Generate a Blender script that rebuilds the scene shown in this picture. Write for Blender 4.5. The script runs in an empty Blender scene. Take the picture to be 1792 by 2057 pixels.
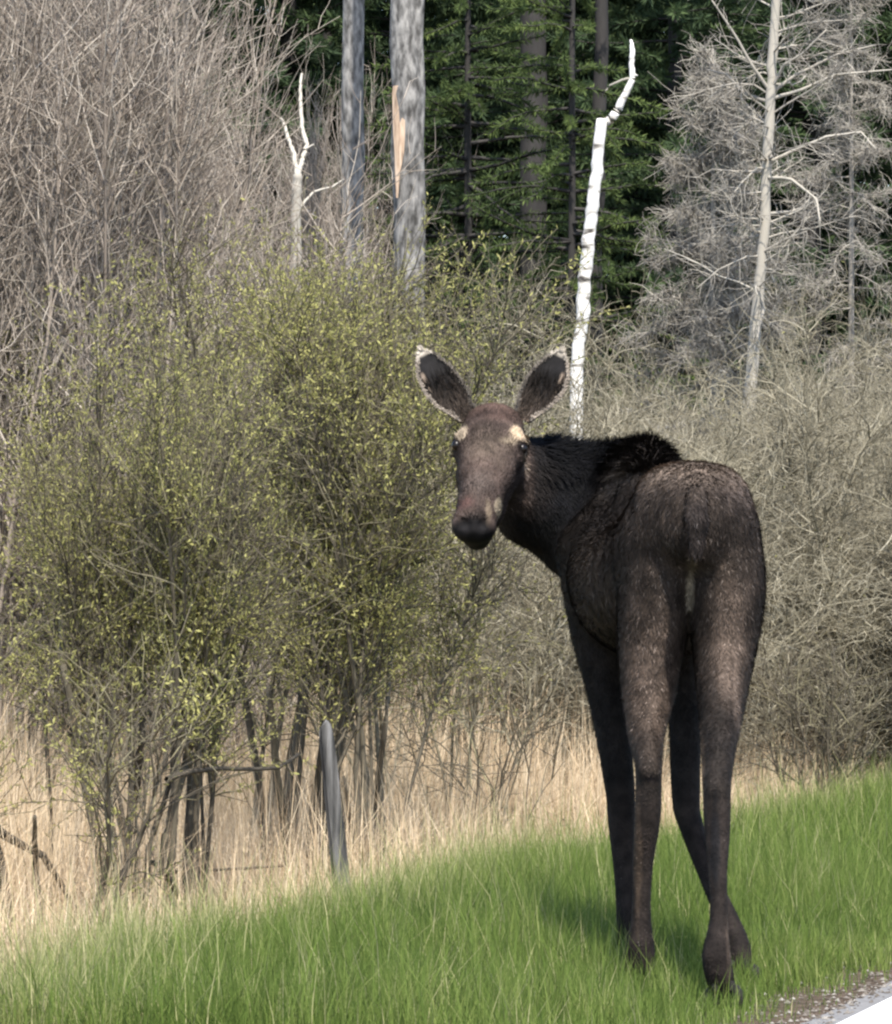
import bpy, math, numpy as np
from mathutils import Vector

S = bpy.context.scene
COL = S.collection

# ------------------------------------------------------------------ camera
CAM_H = 1.08
F = 9982.0                 # focal length in units of a 1792 x 2057 frame
HX, HY = 896.0, 1260.0     # where the horizon and the axis fall in that frame
cam_d = bpy.data.cameras.new('camera')
cam = bpy.data.objects.new('camera', cam_d); COL.objects.link(cam)
cam.location = (0, 0, CAM_H); cam.rotation_euler = (math.radians(90), 0, 0)
cam_d.sensor_width = 36.0; cam_d.lens = F / 2057 * 36
cam_d.shift_y = (HY - 1028.5) / 2057
cam_d.clip_end = 2000
S.camera = cam

# ------------------------------------------------------------------ world + sun
SUN_EL, SUN_AZ = math.radians(55), math.radians(9)     # azimuth: to the right of straight behind the camera
w = bpy.data.worlds.new('World'); S.world = w; w.use_nodes = True
nt = w.node_tree
sky = nt.nodes.new('ShaderNodeTexSky'); sky.sky_type = 'NISHITA'; sky.sun_disc = False
sky.sun_elevation = SUN_EL; sky.sun_rotation = math.pi - SUN_AZ
nt.links.new(sky.outputs[0], nt.nodes['Background'].inputs[0])
nt.nodes['Background'].inputs[1].default_value = 0.15
sd = bpy.data.lights.new('sun', 'SUN'); sd.energy = 4.2; sd.angle = math.radians(0.6); sd.color = (1, .94, .85)
sun = bpy.data.objects.new('sun', sd); COL.objects.link(sun)
to_sun = Vector((math.sin(SUN_AZ) * math.cos(SUN_EL), -math.cos(SUN_AZ) * math.cos(SUN_EL), math.sin(SUN_EL)))
sun.rotation_euler = to_sun.to_track_quat('Z', 'Y').to_euler()
S.view_settings.view_transform = 'Standard'; S.view_settings.look = 'None'
S.view_settings.gamma = 1; S.view_settings.exposure = 1.05
S.render.engine = 'CYCLES'
S.render.filter_size = 2.4
S.cycles.filter_width = 2.4
S.cycles.use_denoising = True
S.cycles.max_bounces = 3; S.cycles.diffuse_bounces = 2; S.cycles.transparent_max_bounces = 4

# ------------------------------------------------------------------ helpers
def at(x, y, D):
    return np.array(((x - HX) * D / F, D, CAM_H + (HY - y) * D / F))

def norm(v):
    return v / np.maximum(np.linalg.norm(v, axis=-1, keepdims=True), 1e-9)

def npmesh(name, V, faces, tint=None, colors=None, smooth=False, flat=False):
    """faces: one (N,3) or (N,4) index array or a list of such"""
    if not isinstance(faces, (list, tuple)): faces = [faces]
    faces = [np.asarray(f, np.int32) for f in faces if len(f)]
    me = bpy.data.meshes.new(name)
    V = np.asarray(V, np.float32)
    me.vertices.add(len(V)); me.vertices.foreach_set('co', V.ravel())
    idx = np.concatenate([f.ravel() for f in faces])
    tot = np.concatenate([np.full(len(f), f.shape[1], np.int32) for f in faces])
    start = np.concatenate(([0], np.cumsum(tot)[:-1])).astype(np.int32)
    me.loops.add(len(idx)); me.loops.foreach_set('vertex_index', idx)
    me.polygons.add(len(tot)); me.polygons.foreach_set('loop_start', start)
    if smooth: me.polygons.foreach_set('use_smooth', np.ones(len(tot), bool))
    if flat: me.polygons.foreach_set('use_smooth', np.zeros(len(tot), bool))
    me.update(calc_edges=True)
    if tint is not None:
        a = me.attributes.new('tint', 'FLOAT', 'POINT'); a.data.foreach_set('value', np.asarray(tint, np.float32))
    if colors is not None:
        a = me.attributes.new('coat', 'FLOAT_COLOR', 'POINT')
        c = np.ones((len(V), 4), np.float32); c[:, :3] = colors; a.data.foreach_set('color', c.ravel())
    return me

def link(name, me, mat=None, parent=None, loc=None):
    o = bpy.data.objects.new(name, me); COL.objects.link(o)
    if mat is not None and me is not None:
        me.materials.clear(); me.materials.append(mat)
    if parent is not None: o.parent = parent
    if loc is not None: o.location = loc
    return o

def tag(o, label=None, cat=None, group=None, kind=None):
    if label: o['label'] = label
    if cat: o['category'] = cat
    if group: o['group'] = group
    if kind: o['kind'] = kind
    return o

def copy_tree(o, parent=None):
    c = o.copy(); COL.objects.link(c); c.parent = parent
    for ch in list(o.children): copy_tree(ch, c)
    return c

def tubes(pts, r0, r1, sides=3, tint=None, cap=False, rng=None, knob=0.0, power=1.0):
    """pts (N,k,3) polylines -> verts, quads, tint per vertex"""
    pts = np.asarray(pts, float); N, K, _ = pts.shape
    r0 = np.broadcast_to(np.asarray(r0, float), (N,)); r1 = np.broadcast_to(np.asarray(r1, float), (N,))
    t = np.linspace(0, 1, K)[None] ** power
    R = r0[:, None] * (1 - t) + r1[:, None] * t
    if knob and rng is not None: R = R * (1 + knob * rng.standard_normal(R.shape))
    T = norm(np.gradient(pts, axis=1))
    ref = np.where(np.abs(T[..., 2:3]) > .8, np.array([1., 0, 0]), np.array([0, 0, 1.]))
    U = norm(np.cross(T, ref)); W = np.cross(T, U)
    a = np.arange(sides) * 2 * math.pi / sides
    V = pts[:, :, None] + R[..., None, None] * (U[:, :, None] * np.cos(a)[None, None, :, None] + W[:, :, None] * np.sin(a)[None, None, :, None])
    base = (np.arange(N)[:, None, None] * K + np.arange(K - 1)[None, :, None]) * sides
    j = np.arange(sides)[None, None]; jn = (j + 1) % sides
    q = np.stack((base + j, base + jn, base + sides + jn, base + sides + j), -1).reshape(-1, 4)
    if tint is None: tint = np.full(N, .5)
    tv = np.repeat(np.asarray(tint, float), K * sides)
    return V.reshape(-1, 3), q, tv

def merge(parts):
    Vs, Qs, Ts, n = [], [], [], 0
    for V, q, t in parts:
        Vs.append(V); Qs.append(q + n); Ts.append(t); n += len(V)
    return np.concatenate(Vs), np.concatenate(Qs), np.concatenate(Ts)

def grow(rng, P, D, L, k, wander, up=0.0, droop=None):
    P = np.array(P, float); D = norm(np.array(D, float)); N = len(P)
    L = np.broadcast_to(np.asarray(L, float), (N,))
    out = [P.copy()]
    for i in range(k):
        D = D + wander * rng.standard_normal((N, 3)); D[:, 2] += up
        D = norm(D); P = P + D * (L / k)[:, None]; out.append(P.copy())
    return np.stack(out, 1)

def spawn(rng, pts, n, t0, t1, amin, amax, bias_up=0.0):
    """pick n places on polylines pts; give origin, direction, parent index, t"""
    N, K, _ = pts.shape
    i = rng.integers(0, N, n); t = t0 + (t1 - t0) * rng.random(n)
    x = t * (K - 1); k = np.minimum(x.astype(int), K - 2); f = (x - k)[:, None]
    p = pts[i, k] * (1 - f) + pts[i, k + 1] * f
    T = norm(pts[i, k + 1] - pts[i, k])
    r = rng.standard_normal((n, 3)); r -= (r * T).sum(1, keepdims=True) * T; r = norm(r)
    a = np.radians(amin + (amax - amin) * rng.random(n))[:, None]
    d = T * np.cos(a) + r * np.sin(a); d[:, 2] += bias_up
    return p, norm(d), i, t

# ------------------------------------------------------------------ materials
def ramp_mat(name, stops, rough=.85, attr='tint', nscale=0, namt=.25, transl=0.0, spec=.2, bump=0.0, stretch=(1, 1, 1)):
    m = bpy.data.materials.new(name); m.use_nodes = True; n = m.node_tree.nodes; l = m.node_tree.links
    b = n['Principled BSDF']; b.inputs['Roughness'].default_value = rough; b.inputs['Specular IOR Level'].default_value = spec
    at_ = n.new('ShaderNodeAttribute'); at_.attribute_name = attr
    r = n.new('ShaderNodeValToRGB'); e = r.color_ramp.elements
    while len(e) < len(stops): e.new(.5)
    for i, (p, c) in enumerate(stops): e[i].position = p; e[i].color = (*c, 1)
    fac = at_.outputs['Fac']
    col = r.outputs[0]
    if nscale:
        tc = n.new('ShaderNodeTexCoord'); mp = n.new('ShaderNodeMapping'); mp.inputs['Scale'].default_value = stretch
        no = n.new('ShaderNodeTexNoise'); no.inputs['Scale'].default_value = nscale; no.inputs['Detail'].default_value = 5
        l.new(tc.outputs['Object'], mp.inputs[0]); l.new(mp.outputs[0], no.inputs['Vector'])
        ma = n.new('ShaderNodeMath'); ma.operation = 'MULTIPLY_ADD'
        sb = n.new('ShaderNodeMath'); sb.operation = 'SUBTRACT'; sb.inputs[1].default_value = .5
        l.new(no.outputs['Fac'], sb.inputs[0]); l.new(sb.outputs[0], ma.inputs[0]); ma.inputs[1].default_value = namt * 4; l.new(fac, ma.inputs[2])
        fac = ma.outputs[0]
        if bump:
            bp = n.new('ShaderNodeBump'); bp.inputs['Strength'].default_value = bump; bp.inputs['Distance'].default_value = .02
            l.new(no.outputs['Fac'], bp.inputs['Height']); l.new(bp.outputs[0], b.inputs['Normal'])
    l.new(fac, r.inputs[0]); l.new(col, b.inputs['Base Color'])
    if transl:
        tr = n.new('ShaderNodeBsdfTranslucent'); mx = n.new('ShaderNodeMixShader'); mx.inputs[0].default_value = transl
        l.new(col, tr.inputs[0]); l.new(b.outputs[0], mx.inputs[1]); l.new(tr.outputs[0], mx.inputs[2])
        l.new(mx.outputs[0], n['Material Output'].inputs[0])
    return m

M = {}
M['grass'] = ramp_mat('green_grass', [(0, (.05, .082, .016)), (.45, (.115, .172, .034)), (.8, (.20, .24, .068)), (1, (.46, .42, .23))], transl=.35)
M['straw'] = ramp_mat('dry_straw', [(0, (.36, .26, .16)), (.5, (.64, .50, .33)), (1, (.80, .68, .50))], transl=.3)
M['alder'] = ramp_mat('alder_bark', [(0, (.13, .105, .086)), (.5, (.265, .226, .188)), (1, (.46, .41, .345))])
M['brush'] = ramp_mat('brush_bark', [(0, (.10, .086, .058)), (.5, (.215, .193, .135)), (1, (.40, .365, .275))])
M['willow_bark'] = ramp_mat('willow_bark', [(0, (.04, .034, .028)), (.6, (.115, .10, .072)), (1, (.22, .20, .12))], nscale=30, namt=.1)
M['willow_leaf'] = ramp_mat('willow_leaf', [(0, (.19, .185, .075)), (.5, (.34, .33, .12)), (1, (.48, .455, .165))], transl=.4, rough=.6)
M['grey_bark'] = ramp_mat('grey_trunk_bark', [(0, (.045, .043, .04)), (.5, (.145, .14, .133)), (1, (.27, .26, .245))], nscale=17, namt=.75, bump=1.0, stretch=(1, 1, .4))
M['bare_wood'] = ramp_mat('bare_wood', [(0, (.13, .10, .08)), (.45, (.42, .30, .21)), (1, (.58, .45, .34))], nscale=34, namt=.8, stretch=(1, 1, .12))
M['birch'] = ramp_mat('birch_bark', [(0, (.04, .036, .032)), (.18, (.30, .28, .25)), (.36, (.60, .58, .54)), (1, (.72, .70, .66))], nscale=7, namt=.62, stretch=(.7, .7, 2.2))
M['dead_wood'] = ramp_mat('dead_grey_wood', [(0, (.12, .11, .095)), (.5, (.25, .23, .20)), (1, (.42, .39, .33))])
M['needle'] = ramp_mat('evergreen_needle', [(0, (.032, .052, .03)), (.5, (.058, .09, .042)), (1, (.10, .145, .056))], transl=.35)
M['leafy'] = ramp_mat('fresh_leaf', [(0, (.055, .08, .03)), (.5, (.095, .135, .045)), (1, (.155, .20, .06))], transl=.4)
M['dark_bark'] = ramp_mat('dark_bark', [(0, (.018, .017, .017)), (1, (.05, .046, .043))], nscale=8, namt=.3, stretch=(1, 1, .3))
M['post'] = ramp_mat('weathered_post', [(0, (.03, .03, .03)), (.5, (.095, .092, .088)), (1, (.20, .195, .19))], nscale=30, namt=.7, bump=1.0, stretch=(1, 1, .1), spec=.03)

def attr_mat(name, rough=.8, nscale=25, namt=.5, spec=.15):
    m = bpy.data.materials.new(name); m.use_nodes = True; n = m.node_tree.nodes; l = m.node_tree.links
    b = n['Principled BSDF']; b.inputs['Roughness'].default_value = rough; b.inputs['Specular IOR Level'].default_value = spec
    a = n.new('ShaderNodeAttribute'); a.attribute_name = 'coat'
    tc = n.new('ShaderNodeTexCoord'); no = n.new('ShaderNodeTexNoise'); no.inputs['Scale'].default_value = nscale; no.inputs['Detail'].default_value = 4
    l.new(tc.outputs['Object'], no.inputs['Vector'])
    mr = n.new('ShaderNodeMapRange'); mr.inputs['From Min'].default_value = .3; mr.inputs['From Max'].default_value = .7
    mr.inputs['To Min'].default_value = 1 - namt; mr.inputs['To Max'].default_value = 1 + namt
    l.new(no.outputs['Fac'], mr.inputs['Value'])
    vm = n.new('ShaderNodeVectorMath'); vm.operation = 'SCALE'; l.new(a.outputs['Color'], vm.inputs[0]); l.new(mr.outputs[0], vm.inputs['Scale'])
    l.new(vm.outputs[0], b.inputs['Base Color'])
    return m
M['coat'] = attr_mat('moose_coat')
M['fur'] = attr_mat('moose_fur', rough=.75, nscale=14, namt=.5, spec=.12)

def plain_mat(name, col, rough=.5, spec=.5, nscale=0, col2=None, bump=0):
    m = bpy.data.materials.new(name); m.use_nodes = True; n = m.node_tree.nodes; l = m.node_tree.links
    b = n['Principled BSDF']; b.inputs['Roughness'].default_value = rough; b.inputs['Specular IOR Level'].default_value = spec
    b.inputs['Base Color'].default_value = (*col, 1)
    if nscale:
        tc = n.new('ShaderNodeTexCoord'); no = n.new('ShaderNodeTexNoise'); no.inputs['Scale'].default_value = nscale; no.inputs['Detail'].default_value = 6
        l.new(tc.outputs['Object'], no.inputs['Vector'])
        r = n.new('ShaderNodeValToRGB'); r.color_ramp.elements[0].position = .3; r.color_ramp.elements[1].position = .7
        r.color_ramp.elements[0].color = (*col, 1); r.color_ramp.elements[1].color = (*(col2 or col), 1)
        l.new(no.outputs['Fac'], r.inputs[0]); l.new(r.outputs[0], b.inputs['Base Color'])
        if bump:
            bp = n.new('ShaderNodeBump'); bp.inputs['Strength'].default_value = bump; bp.inputs['Distance'].default_value = .01
            l.new(no.outputs['Fac'], bp.inputs['Height']); l.new(bp.outputs[0], b.inputs['Normal'])
    return m
M['eye'] = plain_mat('eye_gloss', (.006, .004, .003), .3, .3)
M['hoof'] = plain_mat('hoof_horn', (.012, .011, .010), .75, .2, 30, (.03, .027, .024))
M['asphalt'] = plain_mat('road_asphalt', (.13, .127, .125), .9, .2, 60, (.23, .225, .22), .3)
M['line'] = plain_mat('road_paint', (.70, .69, .67), .7, .3, 40, (.82, .81, .80))

# ------------------------------------------------------------------ ground
RD = norm(np.array([.235, .972])); RN = np.array([-RD[1], RD[0]]); R0 = np.array([.964, 13.53])
def s_of(x, y): return (x - R0[0]) * RN[0] + (y - R0[1]) * RN[1]
def l_of(x, y): return (x - R0[0]) * RD[0] + (y - R0[1]) * RD[1]
def verge_w(l): return 2.05 + .04 * np.clip(l, 0, 40) + .15 * np.sin(l * .35 + .4) + .12 * np.sin(l * 1.3)
def gz(x, y):
    s = s_of(x, y)
    t = np.clip((s - 1.8) / 2.6, 0, 1); t = t * t * (3 - 2 * t)
    u = np.clip((s - 9) / 40, 0, 1)
    und = .05 * np.sin(x * 1.1 + .5) * np.sin(y * .7) * np.clip((s - 1.5) / 2, 0, 1)
    return -.48 * t + 1.1 * u * u + und

def ground_mat():
    m = bpy.data.materials.new('ground_soil'); m.use_nodes = True; n = m.node_tree.nodes; l = m.node_tree.links
    b = n['Principled BSDF']; b.inputs['Roughness'].default_value = .95; b.inputs['Specular IOR Level'].default_value = .1
    a = n.new('ShaderNodeAttribute'); a.attribute_name = 'coat'
    tc = n.new('ShaderNodeTexCoord'); no = n.new('ShaderNodeTexNoise'); no.inputs['Scale'].default_value = 22; no.inputs['Detail'].default_value = 8
    l.new(tc.outputs['Object'], no.inputs['Vector'])
    mr = n.new('ShaderNodeMapRange'); mr.inputs['From Min'].default_value = .3; mr.inputs['From Max'].default_value = .7; mr.inputs['To Min'].default_value = .45; mr.inputs['To Max'].default_value = 1.5
    l.new(no.outputs['Fac'], mr.inputs['Value'])
    vm = n.new('ShaderNodeVectorMath'); vm.operation = 'SCALE'; l.new(a.outputs['Color'], vm.inputs[0]); l.new(mr.outputs[0], vm.inputs['Scale'])
    l.new(vm.outputs[0], b.inputs['Base Color'])
    bp = n.new('ShaderNodeBump'); bp.inputs['Strength'].default_value = .3; bp.inputs['Distance'].default_value = .02
    l.new(no.outputs['Fac'], bp.inputs['Height']); l.new(bp.outputs[0], b.inputs['Normal'])
    return m
ss = np.concatenate((np.array([-300., -60, -12, -.02]), np.arange(0, 12, .2), np.linspace(12.5, 60, 40), [120, 300]))
ll = np.concatenate((np.array([-200., -40]), np.linspace(-12, 60, 240), np.linspace(63, 130, 20), [200, 400]))
SS, LL = np.meshgrid(ss, ll, indexing='ij')
GX = R0[0] + SS * RN[0] + LL * RD[0]; GY = R0[1] + SS * RN[1] + LL * RD[1]
GZ = gz(GX, GY)
GV = np.stack((GX, GY, GZ), -1).reshape(-1, 3)
ni, nj = SS.shape
i, j = np.meshgrid(np.arange(ni - 1), np.arange(nj - 1), indexing='ij'); k = (i * nj + j).ravel()
gq = np.stack((k, k + nj, k + nj + 1, k + 1), 1)
sv = SS.ravel()[:, None]; lv = LL.ravel()[:, None]
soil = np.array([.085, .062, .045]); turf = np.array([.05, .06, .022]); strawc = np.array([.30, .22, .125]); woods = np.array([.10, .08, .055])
def mixc(a, b, t): return a * (1 - t) + b * t
gc = mixc(soil, turf, np.clip((sv - .15) / .3, 0, 1))
gc = mixc(gc, strawc, np.clip((sv - verge_w(lv)) / .5, 0, 1))
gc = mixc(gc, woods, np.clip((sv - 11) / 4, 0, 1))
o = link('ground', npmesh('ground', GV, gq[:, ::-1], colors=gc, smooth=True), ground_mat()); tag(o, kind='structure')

def strip(name, s0, s1, z, mat, l0=-60, l1=260, n=160, rag=0):
    l_ = np.linspace(l0, l1, n); rng = np.random.default_rng(3)
    e = rag * rng.standard_normal(n)
    a = np.stack((R0[0] + (s0 + e) * RN[0] + l_ * RD[0], R0[1] + (s0 + e) * RN[1] + l_ * RD[1], np.full(n, z)), 1)
    b = np.stack((R0[0] + s1 * RN[0] + l_ * RD[0], R0[1] + s1 * RN[1] + l_ * RD[1], np.full(n, z)), 1)
    V = np.concatenate((a, b)); k = np.arange(n - 1)
    q = np.stack((k, k + n, k + n + 1, k + 1), 1)
    me = npmesh(name, V, q); me.flip_normals() if me.polygons[0].normal.z < 0 else None
    return link(name, me, mat)
road = strip('road', -.03, -7.2, .012, M['asphalt'], l0=-8, l1=90, n=2600, rag=.007); tag(road, kind='structure')
ln = strip('edge_line', -.13, -.28, .017, M['line']); tag(ln, kind='structure')
ln = strip('edge_line', -6.8, -6.95, .017, M['line']); tag(ln, kind='structure')

# ------------------------------------------------------------------ grass
def blades(rng, x, y, h, wd, lean, tint, seg=2, heading=None):
    n = len(x); z = gz(x, y) - .01
    a = rng.random(n) * 2 * math.pi if heading is None else heading
    d = np.stack((np.cos(a), np.sin(a), np.zeros(n)), 1)
    fa = a + math.pi / 2 + rng.normal(0, .6, n)
    sd_ = np.stack((np.cos(fa), np.sin(fa), np.zeros(n)), 1)
    P = np.stack((x, y, z), 1); Vs = []
    for i in range(seg + 1):
        t = i / seg
        c = P + d * (lean * h * t ** 1.8)[:, None]; c[:, 2] += h * t * (1 - .35 * np.minimum(lean, 1) * t)
        ww = (wd * (1 - t) ** .7)[:, None] * .5
        if i < seg: Vs += [c - sd_ * ww, c + sd_ * ww]
        else: Vs += [c]
    V = np.stack(Vs, 1); m = V.shape[1]
    b = np.arange(n)[:, None] * m
    q = np.concatenate([b + np.array([[2 * i, 2 * i + 1, 2 * i + 3, 2 * i + 2]]) for i in range(seg - 1)]) if seg > 1 else np.zeros((0, 4), int)
    tr = b + np.array([[2 * seg - 2, 2 * seg - 1, 2 * seg]])
    return V.reshape(-1, 3), q, tr, np.repeat(tint, m)

def sl_points(rng, n, s0, s1, l0, l1):
    s = s0 + (s1 - s0) * rng.random(n); l = l0 + (l1 - l0) * rng.random(n)
    return R0[0] + s * RN[0] + l * RD[0], R0[1] + s * RN[1] + l * RD[1], s, l

def pnoise(x, y, seed, sc):
    r = np.random.default_rng(seed); v = 0
    for i in range(6):
        a = r.random() * 6.28; f = sc * (.6 + 1.6 * r.random()); v = v + np.sin((x * math.cos(a) + y * math.sin(a)) * f + r.random() * 6.28)
    return v / 6

rng = np.random.default_rng(11)
parts = []
for (n, l0, l1, w_, seg) in ((190000, -1.5, 7, .0034, 2), (80000, 7, 16, .005, 2), (50000, 16, 40, .009, 1)):
    x, y, s, l = sl_points(rng, n, .0, 3.2 + .03 * max(l0, 0), l0, l1)
    vw = verge_w(l)
    pn = .7 * pnoise(x, y, 5, 3.0) + .6 * pnoise(x, y, 6, 11.0) + .4 * pnoise(x, y, 7, 26.0)
    keep = (rng.random(n) < np.clip((s - .06 + .14 * pn) / .32, .04, 1)) & (rng.random(n) < np.clip((vw + .35 - s + .3 * pn) / .7, 0, 1))
    
    x, y, s, l, vw, pn = (v[keep] for v in (x, y, s, l, vw, pn)); n = len(x)
    h = (.05 + .15 * np.clip(s / 1.1, 0, 1)) * (.55 + .8 * rng.random(n)) * (1 + .6 * pn)
    tint = np.clip(.42 + .17 * rng.standard_normal(n) + .28 * pn + .25 * np.clip((s - vw + .7) / .8, 0, 1), 0, .85)
    dry = rng.random(n) < (.022 + .35 * np.clip((s - vw + .5) / .7, 0, 1)); tint[dry] = .9 + .1 * rng.random(dry.sum())
    h[dry] *= 1.25; tall = rng.random(n) < .10; h[tall] *= 1.55
    parts.append(blades(rng, x, y, h, w_ * (.6 + .8 * rng.random(n)), .12 + .5 * rng.random(n) ** 1.5, tint, seg))
def join_blades(parts):
    Vs, Q, T, Ti, n = [], [], [], [], 0
    for V, q, t, ti in parts:
        Vs.append(V); Q.append(q + n); T.append(t + n); Ti.append(ti); n += len(V)
    return np.concatenate(Vs), np.concatenate(Q), np.concatenate(T), np.concatenate(Ti)
V, Q, T, Ti = join_blades(parts)
o = link('green_grass', npmesh('green_grass', V, [Q, T], tint=Ti), M['grass'])
tag(o, 'fresh green grass on the verge beside the road', 'grass', kind='stuff')

parts = []
for (n, l0, l1, s0, s1, w_, seg) in ((80000, -1, 14, 1.6, 7.5, .006, 2), (80000, 12, 34, 1.6, 9, .009, 2), (16000, 34, 60, 1.6, 8, .014, 2)):
    x, y, s, l = sl_points(rng, n, s0, s1, l0, l1)
    pn = pnoise(x, y, 9, 1.6); vw = verge_w(l)
    keep = (rng.random(n) < np.clip((s - vw + .2) / .5, 0, 1)) & (rng.random(n) < .75 + .5 * pn)
    x, y, s, l, vw, pn = (v[keep] for v in (x, y, s, l, vw, pn)); n = len(x)
    h = (.16 + 1.0 * np.clip((s - vw) / 2.0, 0, 1)) * (.35 + .8 * rng.random(n)) * (1 + .6 * pn)
    tint = np.clip(.5 + .25 * rng.standard_normal(n) + .35 * pnoise(x, y, 19, 4.0), 0, 1)
    parts.append(blades(rng, x, y, h, w_ * (.6 + .8 * rng.random(n)), .08 + .95 * rng.random(n) ** 2.2, tint, seg))
V, Q, T, Ti = join_blades(parts)
o = link('dry_grass', npmesh('dry_grass', V, [Q, T], tint=Ti), M['straw'])
tag(o, 'tall dry straw coloured grass in the ditch behind the green verge', 'grass', kind='stuff')

# loose gravel and dead bits along the pavement edge
rng = np.random.default_rng(17)
n = 9000
x, y, s_, l_ = sl_points(rng, n, -.10, .42, -1.5, 14)
keep = rng.random(n) < np.exp(-np.maximum(s_ - .02, 0) / .15); x, y = x[keep], y[keep]; n = len(x)
r_ = .003 + .008 * rng.random(n) ** 2.5
oc = np.array([[1, 0, 0], [-1, 0, 0], [0, 1, 0], [0, -1, 0], [0, 0, .7], [0, 0, -.7]], float)
V = np.stack((x, y, np.where(s_[keep] < -.02, .013, .002)), 1)[:, None] + oc[None] * r_[:, None, None] * (.6 + .8 * rng.random((n, 6, 1)))
f = np.array([[0, 2, 4], [2, 1, 4], [1, 3, 4], [3, 0, 4], [2, 0, 5], [1, 2, 5], [3, 1, 5], [0, 3, 5]])
M['gravel'] = ramp_mat('edge_gravel', [(0, (.05, .04, .032)), (.5, (.14, .12, .10)), (1, (.32, .30, .27))])
o = link('gravel', npmesh('gravel', V.reshape(-1, 3), (np.arange(n)[:, None, None] * 6 + f[None]).reshape(-1, 3), tint=np.repeat(rng.random(n), 6), flat=True), M['gravel'])
tag(o, 'fine loose gravel and soil crumbs along the pavement edge', 'gravel', kind='stuff')

# ------------------------------------------------------------------ shrubs
def shrub(name, seed, H, spread, nstem, nbr, ntw, nfine, mat, wander=.12, up=.06, base=.18, lean=.35, thick=.016,
          tmin=.18, amin=20, amax=55, leaves=0, leaf_mat=None, leaf_len=.024, split=True, tw_r=.0038, tw_len=(.25, .65), leaf_low=.25):
    rng = np.random.default_rng(seed)
    root = link(name, None)
    a = rng.random(nstem) * 2 * math.pi; r = base * np.sqrt(rng.random(nstem))
    P = np.stack((r * np.cos(a), r * np.sin(a), np.full(nstem, -.08)), 1)
    ln_ = lean * np.sqrt(rng.random(nstem)) * spread
    D = np.stack((np.cos(a) * ln_, np.sin(a) * ln_, np.ones(nstem)), 1)
    L = H * (.62 + .4 * rng.random(nstem)); L[0] = H
    st = grow(rng, P, D, L, 12, wander * .6, up * .5)
    sr = thick * (.55 + .7 * rng.random(nstem))
    parts = []
    if not split: parts.append(tubes(st, sr, .003, 4, tint=.15 + .5 * rng.random(nstem)))
    for i in range(nstem if split else 0):
        V, q, t = tubes(st[i:i + 1], sr[i], .003, 5, tint=[.15 + .5 * rng.random()], rng=rng, knob=.06)
        link('stem', npmesh('stem', V, q, tint=t, smooth=True), mat, root)
    p, d, pi_, t = spawn(rng, st, nbr, tmin, .95, amin, amax)
    br = grow(rng, p, d, (.30 * H * (1.1 - t) + .15) * (.6 + .7 * rng.random(nbr)), 7, wander, up)
    parts += [tubes(br, sr[pi_] * (1 - t) * .6 + .003, .002, 4, tint=.2 + .6 * rng.random(nbr))]
    p, d, pi_, t = spawn(rng, br, ntw // 2, .15, 1, 15, 60); p2, d2, _, t2 = spawn(rng, st, ntw - ntw // 2, tmin + .05, 1, 15, 60)
    p = np.concatenate((p, p2)); d = np.concatenate((d, d2))
    tw = grow(rng, p, d, tw_len[0] + (tw_len[1] - tw_len[0]) * rng.random(ntw), 5, wander * 1.7, up * 1.2)
    parts.append(tubes(tw, tw_r * (.7 + .6 * rng.random(ntw)), .0016, 3, tint=np.clip(.5 + .27 * rng.standard_normal(ntw), 0, 1)))
    p, d, _, _ = spawn(rng, tw, nfine, .1, 1, 20, 70)
    fi = grow(rng, p, d, .10 + .25 * rng.random(nfine), 3, wander * 2.2, up)
    parts.append(tubes(fi, tw_r * .62, .0013, 3, tint=np.clip(.55 + .27 * rng.standard_normal(nfine), 0, 1)))
    V, q, t = merge(parts)
    tag(link('crown', npmesh('crown', V, q, tint=t), mat, root), kind='stuff')
    if leaves:
        n1 = leaves // 2
        p, d, _, _ = spawn(rng, fi, n1, .1, 1, 20, 80); p2, d2, _, _ = spawn(rng, tw, leaves - n1, .1, 1, 20, 80)
        p = np.concatenate((p, p2)); d = np.concatenate((d, d2))
        cl = pnoise(p[:, 0] + p[:, 2] * .7, p[:, 1] - p[:, 2] * .6, seed + 1, 4.0)
        keep = (rng.random(leaves) < np.clip(.55 + 1.5 * cl + .35 * (p[:, 2] / H - .4), .1, 1)) & (p[:, 2] > leaf_low * H * (.5 + rng.random(leaves)))
        p, d, cl = p[keep], d[keep], cl[keep]; n = len(p)
        sd_ = norm(np.cross(d, rng.standard_normal((n, 3)))); ln2 = leaf_len * (.5 + .9 * rng.random(n))
        nn = np.cross(d, sd_)
        m_ = p + d * (ln2 * .5)[:, None] + nn * (ln2 * .08)[:, None]
        V = np.stack((p, m_ + sd_ * (ln2 * .17)[:, None], p + d * ln2[:, None], m_ - sd_ * (ln2 * .17)[:, None]), 1).reshape(-1, 3)
        q = np.arange(n)[:, None] * 4 + np.arange(4)[None]
        ti = np.repeat(np.clip(.48 + .2 * rng.standard_normal(n) + .35 * cl, 0, 1), 4)
        tag(link('foliage', npmesh('foliage', V, q, tint=ti), leaf_mat, root), kind='stuff')
    return root

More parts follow.
